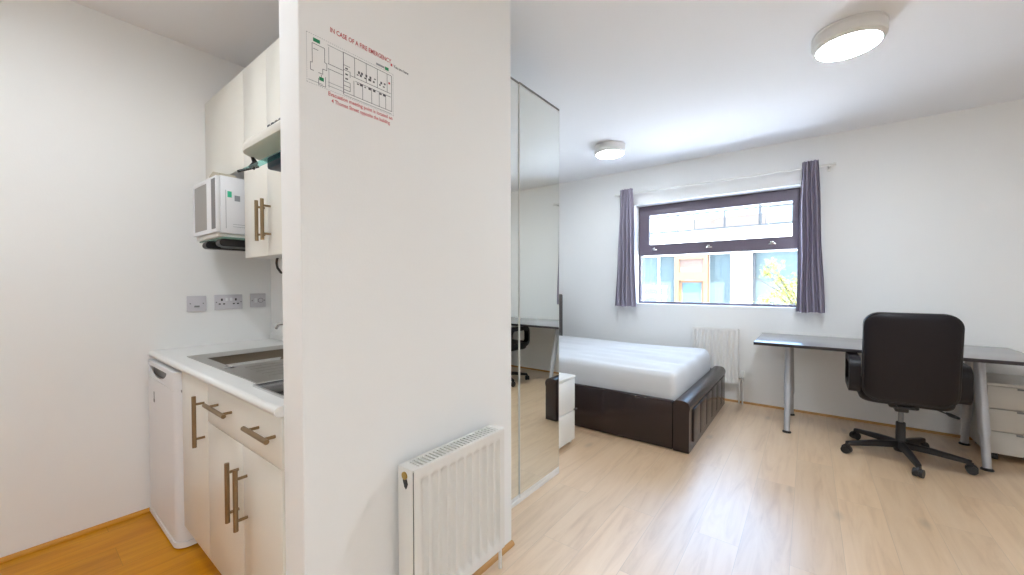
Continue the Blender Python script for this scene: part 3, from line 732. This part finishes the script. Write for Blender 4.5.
# ------------------------------------------------------------------ office chair
cx, cy = .521, 3.812
oc = thing('office_chair', 'black padded swivel office chair with its back to the camera at the desk', 'chair', (cx, cy, 0))
bs = obj('base_hub', lathe(bmesh.new(), (cx, cy, .045), [(.03, 0), (.036, .01), (.036, .05), (.026, .07), (.026, .2), (.022, .205)], 24), M['black'], oc)
for k in range(5):
    a = math.radians(-83+72*k); dx, dy = math.cos(a), math.sin(a); px, py = -dy, dx
    bm = bmesh.new(); secs = []
    for r, zc, hh_, ww in ((.02, .095, .022, .021), (.15, .09, .019, .018), (.30, .075, .014, .015), (.325, .072, .013, .014)):
        secs.append([bm.verts.new((cx+dx*r+px*s*ww, cy+dy*r+py*s*ww, zc+t*hh_)) for s, t in ((-1, -1), (1, -1), (1, .6), (.6, 1), (-.6, 1), (-1, .6))])
    for p, q in zip(secs, secs[1:]):
        for i in range(6): bm.faces.new((p[i], p[(i+1) % 6], q[(i+1) % 6], q[i]))
    bm.faces.new(secs[0]); bm.faces.new(secs[-1])
    lg = obj('base_leg', bm, M['black'], oc)
    wx, wy_ = cx+dx*.325, cy+dy*.325; ca_ = a+1.0+k*.7; ex, ey = math.cos(ca_), math.sin(ca_)
    bm = bmesh.new()
    for s in (-1, 1): tube(bm, [(wx+ex*s*.006, wy_+ey*s*.006, .0265), (wx+ex*s*.024, wy_+ey*s*.024, .0265)], [.0262, .0262], 20)
    tube(bm, [(wx+ex*-.008, wy_+ey*-.008, .035), (wx+ex*.008, wy_+ey*.008, .035)], .029, 16)
    tube(bm, [(wx, wy_, .04), (wx, wy_, .07)], .009, 12)
    obj('castor', bm, M['black'], lg)
obj('gas_lift', T([(cx, cy, .24), (cx, cy, .36)], .0145, 20), M['grey'], oc)
mech = B(cx-.075, cx+.075, cy-.11, cy+.11, .365, .40, bev=.012); box(mech, cx-.035, cx+.035, cy-.04, cy+.04, .325, .37, bev=.008)
obj('mechanism', mech, M['black'], oc)
lv = obj('height_lever', T([(cx+.05, cy-.03, .378), (cx+.15, cy-.04, .382), (cx+.205, cy-.045, .362), (cx+.24, cy-.05, .352)], .0045, 10), M['black'], oc)
obj('lever_paddle', T([(cx+.205, cy-.045, .366), (cx+.225, cy-.05, .356), (cx+.265, cy-.06, .342)], [.006, .013, .008], 12), M['black'], lv)
def cushion(x0, x1, d0, d1, h0, h1, r, place, fat=.4, taper=0, nu=28):
    """padded slab: outline rrect in (x,h), rounded across its thickness d0..d1"""
    bm = bmesh.new(); out = rrect(x0, x1, h0, h1, r, 8); mx_, mh = (x0+x1)/2, (h0+h1)/2
    n = 9; rings = []
    for k in range(n+1):
        t = PI*k/n; s = (1-math.cos(t))/2; ins = (1-math.sin(t)**.5)*min(.045, (d1-d0)*.5)
        ring = []
        for x, h in out:
            kx = ((x1-x0)/2-ins)/((x1-x0)/2); kh = ((h1-h0)/2-ins)/((h1-h0)/2)
            xx = mx_+(x-mx_)*kx*(1+taper*(h-mh)/(h1-h0)); hh2 = mh+(h-mh)*kh
            ring.append(bm.verts.new(place(xx, d0+(d1-d0)*s, hh2)))
        rings.append(ring)
    for a, b in zip(rings, rings[1:]):
        for i in range(len(a)): bm.faces.new((a[i], a[(i+1) % len(a)], b[(i+1) % len(a)], b[i]))
    for ring, sg in ((rings[0], -1), (rings[-1], 1)):
        # domed closing surface
        prev = ring
        for f, dm in ((.8, .35), (.5, .75), (.2, .95)):
            c = Vector((0, 0, 0))
            for v in ring: c += v.co
            c /= len(ring)
            base = [v.co.copy() for v in ring]
            nrm = (Vector(place(mx_, d1, mh))-Vector(place(mx_, d0, mh))).normalized()*sg*.016*fat*2
            new = [bm.verts.new(c+(p-c)*f+nrm*dm) for p in base]
            for i in range(len(ring)): bm.faces.new((prev[i], prev[(i+1) % len(ring)], new[(i+1) % len(ring)], new[i]))
            prev = new
        bm.faces.new(prev)
    return bm
# seat (thickness in z), backrest (thickness in y, leaning slightly)
obj('seat', cushion(cx-.235, cx+.235, .40, .50, cy-.2, cy+.27, .09, lambda x, d, h: (x, h, d)), M['chair'], oc, 60)
def bplace(x, d, h):
    t = (h-.43)/.6
    return (x, cy-.225+d-.075*t-.02*math.sin(PI*t)+.05*((x-cx)/.23)**2*.6, h)
bk = obj('backrest', cushion(cx-.228, cx+.228, -.05, .05, .432, 1.032, .085, bplace, .5, -.0), M['chair'], oc, 60)
# seam piping round the back edge
pts = [bplace(p[0], -.035, p[1]) for p in rrect(cx-.222, cx+.222, .438, 1.026, .08, 8)]
obj('piping', tube(bmesh.new(), pts+[pts[0]], .005, 8, False), M['black'], bk)
obj('back_bar', B(cx-.04, cx+.04, cy-.19, cy-.04, .385, .40, bev=.004), M['black'], oc)
for s in (-1, 1):
    xa = cx+s*.258
    loop = rrect(cy-.20, cy+.2, .455, .70, .07, 8); inner = rrect(cy-.135, cy+.168, .50, .652, .045, 8)
    bm = bmesh.new(); hw = .031
    V0 = [[bm.verts.new((xa+sx*hw, p[0], p[1])) for p in L_] for L_ in (loop, inner) for sx in (-1, 1)]
    oL, oR, iL, iR = V0; n = len(oL)
    for i in range(n):
        j = (i+1) % n
        bm.faces.new((oL[i], oL[j], oR[j], oR[i])); bm.faces.new((iL[i], iL[j], iR[j], iR[i]))
        bm.faces.new((oL[i], oL[j], iL[j], iL[i])); bm.faces.new((oR[i], oR[j], iR[j], iR[i]))
    bmesh.ops.bevel(bm, geom=[e for e in bm.edges if abs(e.verts[0].co.x-e.verts[1].co.x) < 1e-6 and len(e.link_faces) == 2 and e.calc_face_angle(0) > 1.2], offset=.012, segments=3, affect='EDGES')
    obj('armrest', bm, M['chair'], oc, 50)
    obj('arm_fixing', B(min(xa-s*.036, cx+s*.15), max(xa-s*.036, cx+s*.15), cy-.08, cy+.12, .455, .485, bev=.004), M['black'], oc)

# ------------------------------------------------------------------ outside the window
FYD = 9.5
gr = struct('ground_outside', B(-16, 12, YW+.32, 22, -.5, -.2), M['paving'])
bu = thing('building', 'pale building with orange framed door and glazing across the street outside the window', 'building', (-2, FYD, -.2))
obj('wall', B(-9, 5, FYD, FYD+.4, 1.88, 2.42), M['render'], bu, 0)
obj('parapet_cap', B(-9, 5, FYD-.06, FYD+.44, 2.42, 2.45), M['railing'], bu, 0)
obj('balcony_deck', B(-9, 5, FYD+.4, FYD+3, 2.1, 2.3), M['render'], bu, 0)
obj('pillar', B(-1.335, -.95, FYD-.05, FYD+.4, -.2, 1.88), M['render'], bu, 0)
obj('pillar', B(-5.4, -4.9, FYD-.05, FYD+.4, -.2, 1.88), M['render'], bu, 0)
obj('pillar', B(1.6, 2.0, FYD-.05, FYD+.4, -.2, 1.88), M['render'], bu, 0)
gz = obj('glazing', B(-4.9, -2.49, FYD+.2, FYD+.24, -.2, 1.88), M['teal'], bu, 0)
bm = bmesh.new()
for x in (-4.2, -3.45, -2.9): box(bm, x-.025, x+.025, FYD+.15, FYD+.2, -.2, 1.88)
obj('mullion', bm, M['render'], gz, 0)
obj('glazing', B(-1.785, -1.34, FYD+.2, FYD+.24, -.2, 1.88), M['teal'], bu, 0)
obj('glazing', B(-.95, 1.6, FYD+.2, FYD+.24, -.2, 1.88), M['teal'], bu, 0)
obj('downpipe', T([(-.925, FYD+.12, -.2), (-.925, FYD+.12, 1.88)], .03, 12), M['railing'], bu)
do = obj('door_frame', plate_hole(bmesh.new(), [-2.485, -2.39, -1.87, -1.787], [-.2, 1.30, 1.48, 1.79, 1.88], {(1, 0), (1, 2)}, lambda u, v, w: (u, w, v), FYD-.02, FYD+.2), M['orange'], bu, 0)
obj('door_panel', B(-2.39, -1.87, FYD+.04, FYD+.1, 1.48, 1.79), M['salmon'], do, 0)
lf = obj('door_leaf', plate_hole(bmesh.new(), [-2.388, -2.335, -1.925, -1.872], [-.2, .1, 1.25, 1.298], {(1, 1)}, lambda u, v, w: (u, w, v), FYD+.05, FYD+.12), M['orange'], do, 0)
obj('door_pane', B(-2.335, -1.925, FYD+.07, FYD+.09, .1, 1.25), M['bluepane'], do, 0)
ra_ = thing('railing', 'grey metal railing on the roof edge of the building outside', 'railing', (-2, FYD+.1, 2.45))
bm = bmesh.new()
obj('top_rail', T([(-9, FYD+.1, 2.82), (5, FYD+.1, 2.82)], .018, 10), M['railing'], ra_)
for x in (-5.2, -3.9, -2.45, -2.1, -1.48, -.82, .5, 1.9): obj('post', T([(x, FYD+.1, 2.45), (x, FYD+.1, 2.82 if x != -.82 else 2.95)], .018 if x != -.82 else .03, 10), M['railing'], ra_)
obj('roof_block', B(-2.5, -.88, FYD+2, FYD+2.9, 2.3, 2.98), M['brick'], bu, 0)
obj('roof_screen', B(-.8, 2.0, FYD+2, FYD+2.2, 2.3, 3.15), M['teal'], bu, 0)
ba = thing('balustrade', 'low white slatted balustrade in front of the left glazing outside', 'balustrade', (-3.3, FYD-.6, -.2))
for z in (.55, .75, .95, 1.15): obj('rail', B(-4.6, -2.5, FYD-.62, FYD-.58, z-.03, z+.03), M['render'], ba, 0)
for x in (-4.5, -3.6, -3.05, -2.55): obj('post', B(x-.025, x+.025, FYD-.58, FYD-.54, -.2, 1.18), M['render'], ba, 0)

tr = thing('tree', 'small yellow green leafy tree outside the right half of the window', 'tree', (-.05, 8.3, -.2))
rr = random.Random(11)
cl = [(-.52, 8.4, 1.52, .14), (-.60, 8.3, 1.40, .10), (-.40, 8.3, 1.27, .12), (-.25, 8.3, 1.15, .17), (-.05, 8.4, 1.28, .2), (-.35, 8.2, .98, .18), (-.05, 8.2, 1.0, .24), (-.62, 8.3, .92, .1), (.15, 8.3, 1.2, .25), (-.48, 8.3, 1.02, .1)]
bm = T([(-.05, 8.3, -.2), (-.03, 8.3, .4), (-.06, 8.3, .8)], [.05, .04, .03], 10)
for c in cl: tube(bm, [(-.05, 8.3, .6), ((-.05+c[0])/2, 8.3, (.7+c[2])/2), (c[0], c[1], c[2])], [.02, .012, .005], 8)
tube(bm, [(-.3, 8.3, 1.0), (-.65, 8.3, 1.25), (-.86, 8.3, 1.38)], [.012, .008, .003], 8)
obj('branches', bm, M['bark'], tr)
bm = bmesh.new()
for c in cl:
    for k in range(int(900*c[3])):
        p = Vector((rr.gauss(0, .55), rr.gauss(0, .55), rr.gauss(0, .45)))*c[3]+Vector(c[:3])
        d = Vector((rr.gauss(0, 1), rr.gauss(0, 1), rr.gauss(0, .6))).normalized(); s, u = frame_of(d); l = .05+.03*rr.random(); w = l*.4
        vs = [bm.verts.new(q) for q in (p-d*l*.5, p+s*w*.5+u*.006, p+d*l*.5, p-s*w*.5+u*.006)]
        bm.faces.new(vs)
obj('foliage', bm, M['leaf'], tr, 0, 'stuff')

# ------------------------------------------------------------------ light and camera
w = bpy.data.worlds.new('sky'); scene.world = w; w.use_nodes = True
nt = w.node_tree; bg = nt.nodes['Background']
sky = nt.nodes.new('ShaderNodeTexSky'); sky.sky_type = 'HOSEK_WILKIE'; sky.turbidity = 7; sky.ground_albedo = .4
sky.sun_direction = Vector((.2, -.3, .93)).normalized()
nt.links.new(sky.outputs[0], bg.inputs[0]); bg.inputs[1].default_value = 15
sun = bpy.data.lights.new('sun', 'SUN'); sun.energy = 14; sun.angle = math.radians(.6); sun.color = (1, .96, .9)
so = bpy.data.objects.new('sun', sun); COL.objects.link(so)
so.rotation_euler = Vector((.2, -.3, .93)).to_track_quat('Z', 'Y').to_euler()

F, CYP = 389.13, 291.43
yaw, pit, rol = map(math.radians, (37.352, 1.055, -.1035))
fw = Vector((-math.sin(yaw)*math.cos(pit), math.cos(yaw)*math.cos(pit), -math.sin(pit)))
rt = Vector((math.cos(yaw), math.sin(yaw), 0)); upv = rt.cross(fw)
r2 = rt*math.cos(rol)+upv*math.sin(rol); u2 = -rt*math.sin(rol)+upv*math.cos(rol)
cam = bpy.data.cameras.new('camera'); co = bpy.data.objects.new('camera', cam); COL.objects.link(co)
mw_ = Matrix((r2, u2, -fw)).transposed().to_4x4(); mw_.translation = (0, 0, 1.22); co.matrix_world = mw_
cam.sensor_fit = 'HORIZONTAL'; cam.sensor_width = 36; cam.lens = 36*F/1024
cam.shift_y = (CYP-287.5)/1024; cam.clip_start = .02
scene.camera = co
scene.view_settings.view_transform = 'Standard'; scene.view_settings.look = 'None'
scene.view_settings.gamma = 1; scene.view_settings.use_curve_mapping = False
scene.view_settings.exposure = 1.72
scene.cycles.use_denoising = True
scene.cycles.max_bounces = 10; scene.cycles.diffuse_bounces = 6
